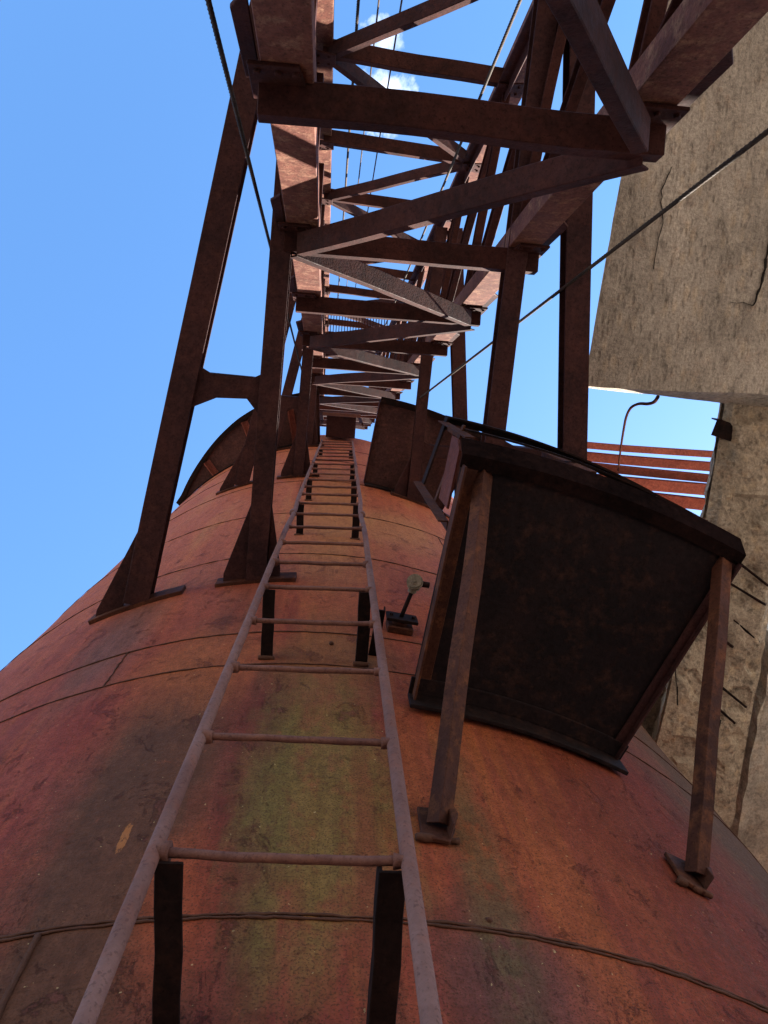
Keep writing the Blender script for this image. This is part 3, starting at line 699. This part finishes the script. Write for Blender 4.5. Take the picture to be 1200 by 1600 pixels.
def concrete():
    slab = rough_prism('concrete_slab', [(1.467, -1.767), (1.374, -.985), (1.316, .043), (1.8, .038), (2.15, .020), (3.6, .020), (3.6, -2.6), (1.57, -2.6)][::-1], 4.0, 4.25, M_SLAB, amp=.0035,
                       top=[(1.60, -1.767), (1.50, -.985), (1.40, .052), (1.9, .072), (2.25, .085), (3.6, .125), (3.6, -2.6), (1.70, -2.6)][::-1])
    tag(slab, 'big mottled brown concrete slab overhead at upper right with a sunlit broken edge', 'concrete slab')
    q = [pxp(x, y, 4.0) for x, y in ((1207, 330), (1199, 395), (1190, 440), (1184, 455), (1178, 478))]
    crack(slab, [(p.x, p.y) for p in q], .006, 3.992, M_CRACK)
    crack(slab, [(p.x, p.y) for p in [pxp(x, y, 4.0) for x, y in ((1020, 420), (1035, 350), (1032, 300), (1050, 262))]], .0022, 3.992, M_CRACK)
    crack(slab, [(p.x, p.y) for p in [pxp(x, y, 4.0) for x, y in ((1178, 478), (1160, 470), (1140, 474))]], .002, 3.992, M_CRACK)
    q = [pxp(x, y, 4.0) for x, y in ((1002, 604), (1040, 606), (1065, 605), (1120, 612))]
    beam = rough_prism('concrete_beam', [(2.236, -.6), (2.227, .717), (2.164, 1.932), (2.13, 2.34), (2.55, 3.10), (2.745, 2.80), (2.745, 1.653), (2.76, -.6)], 4.28, 4.55, M_BEAM, amp=.022, seed=4,
                       top=[(2.38, -.6), (2.37, .717), (2.32, 1.932), (2.26, 2.34), (2.55, 3.10), (2.745, 2.80), (2.745, 1.653), (2.76, -.6)])
    tag(beam, 'crumbling concrete beam with exposed reinforcing bars beside the black gallery', 'concrete beam')
    wl2 = rough_prism('concrete_wall', [(1.93, 1.3), (2.45, 1.3), (2.45, 2.7), (2.25, 2.47), (1.93, 1.97)], 4.62, 5.6, M_BEAM, amp=.012, seed=8)
    tag(wl2, 'dark strip of concrete wall in the gap behind the right end of the black gallery', 'wall')
    for (x0, y0), (x1, y1) in (((1118, 944), (1186, 1003)), ((1112, 986), (1145, 1011)), ((1106, 1056), (1166, 1105)), ((1104, 1090), (1148, 1130)), ((1130, 905), (1196, 945)), ((1145, 872), (1200, 915))):
        a = pxp(x0, y0, 4.225); b = pxp(x1, y1, 4.225); bm = bmesh.new(); tube(bm, line(a, b, 8), .008, 7, .3); link('reinforcing_bar', bm, M_BLACK, beam, smooth=True)
    for pts in (((1060, 1010), (1055, 1060), (1060, 1100)), ((1125, 1125), (1115, 1170), (1120, 1190))):
        q = [pxp(x, y, 4.215) for x, y in pts]; crack(beam, [(p.x, p.y) for p in q], .005, 4.212, M_CRACK)
    for x, y, s in ((1106, 1200, .035),):
        p = pxp(x, y, 4.27); bm = bmesh.new(); bmesh.ops.create_icosphere(bm, subdivisions=3, radius=s)
        for v in bm.verts: v.co *= 1 + .7 * noise.noise(v.co * 30 + V((x, y, 0))); v.co.z *= .25
        o = link('spall_hole', bm, M_CRACK, beam); o.location = p
    bm = bmesh.new(); nx, ny = 26, 120; rows = []
    for j in range(ny + 1):
        y = -.5 + 3.15 * j / ny; row = []
        xl = 2.236 - .009 * (y + .6) / 1.3 if y < .717 else 2.227 - .063 * (y - .717) / 1.215 if y < 1.932 else 2.164 - .034 * (y - 1.932) / .4
        if y > 2.34: xl = 2.13 + (y - 2.34) * .55
        for i in range(nx + 1):
            f = i / nx; x = xl + .012 + (2.735 - xl - .012) * f; q = V((x, y, 0)); e = min(1, 8 * min(f, 1 - f))
            h = max(0, noise.noise(q * 3.1 + V((2, 0, 0))) + .25) * .05 + noise.noise(q * 11) * .014 + noise.noise(q * 34) * .006
            h += .03 * max(0, min(1, (noise.noise(q * 5 + V((9, 4, 0))) - .12) * 14))
            row.append(bm.verts.new((x, y, 4.262 + e * (h - .045))))
        rows.append(row)
    for p, q in zip(rows, rows[1:]):
        for i in range(nx): bm.faces.new((p[i], p[i+1], q[i+1], q[i]))
    link('broken_face', bm, M_BEAM, beam)
    st = pxp(1124, 655, 4.2)
    bm = bmesh.new(); extrude(bm, prof_L(.075, .10, .008), pxp(1122, 654, 4.24), pxp(1152, 664, 4.24), (0, 1, 0)); tag(link('steel_bracket', bm, M_BLACK), 'short dark steel bracket stub sticking out of the concrete beam', 'bracket')
    blk = rough_prism('concrete_block', [(2.83, 1.5), (3.7, 1.5), (3.7, 4.2), (2.9, 3.6), (2.80, 3.0)], 4.30, 4.9, M_PALE, amp=.03, seed=11)
    tag(blk, 'pale weathered concrete block at the right edge past the crumbling beam', 'concrete block')
    tw = rough_prism('added_sun_blocker', [(3.78, 2.0), (6.5, 2.0), (6.5, 4.6), (3.78, 4.6)], -5.9, 6.2, M_PALE, seg=.3, amp=.02, seed=5)  # added hidden block, sized to keep the sun off the lower tower posts
    tag(tw, 'unseen concrete block added behind the crumbling beam to shade the hoist tower posts', 'sun blocker')
    fl = rough_prism('concrete_upstand', [(2.765, -.6), (2.825, -.6), (2.79, 3.2), (2.755, 2.8)], 4.75, 5.2, M_BEAM, amp=.01, seed=2)
    tag(fl, 'narrow shadowed concrete strip in the groove between beam and pale block', 'concrete strip')
concrete()

# ------------------------------------------------------------------ red beams on the far right, and the conduit
RB = [(.82, 9.0, .075, 'topmost of the red steel beams beyond the gallery, against the sky'), (.965, 9.1, .11, 'second red steel beam from the top beyond the gallery'), (1.10, 9.3, .10, 'third red steel beam from the top beyond the gallery'),
      (1.25, 9.15, .14, 'fourth red steel beam from the top beyond the gallery'), (1.43, 9.4, .15, 'fifth red steel beam, lowest seen beyond the gallery')]
for y, z, w, lab in RB:
    bm = bmesh.new(); extrude(bm, prof_I(w, .14, .012, .012), (2.98, y - .02, z), (6.5, y + .07 + (z - 9.15) * .35, z), (0, 0, 1), 6, .01, y)
    tag(link('steel_beam', bm, M_RED, bevel=.003), lab, 'beam', 'red beams beyond the gallery')
cp = [pxp(966, 735, 8.8), pxp(970, 700, 7.8), pxp(975, 668, 6.9), pxp(979, 650, 6.3), pxp(986, 637, 5.9), pxp(998, 631, 5.5), pxp(1012, 631, 5.0), pxp(1022, 628, 4.6), pxp(1028, 620, 4.3)]
P = []
for i in range(len(cp) - 1):
    a, b, c, d = cp[max(i-1, 0)], cp[i], cp[i+1], cp[min(i+2, len(cp)-1)]
    for k in range(6):
        t = k / 6; P.append(.5 * ((2 * b) + (c - a) * t + (2*a - 5*b + 4*c - d) * t * t + (3*b - a - 3*c + d) * t ** 3))
P.append(cp[-1]); bm = bmesh.new(); tube(bm, P, .011, 8)
tag(link('conduit_pipe', bm, M_PIPE, smooth=True), 'thin bent rusty pipe rising from the red beams to the concrete slab', 'pipe')
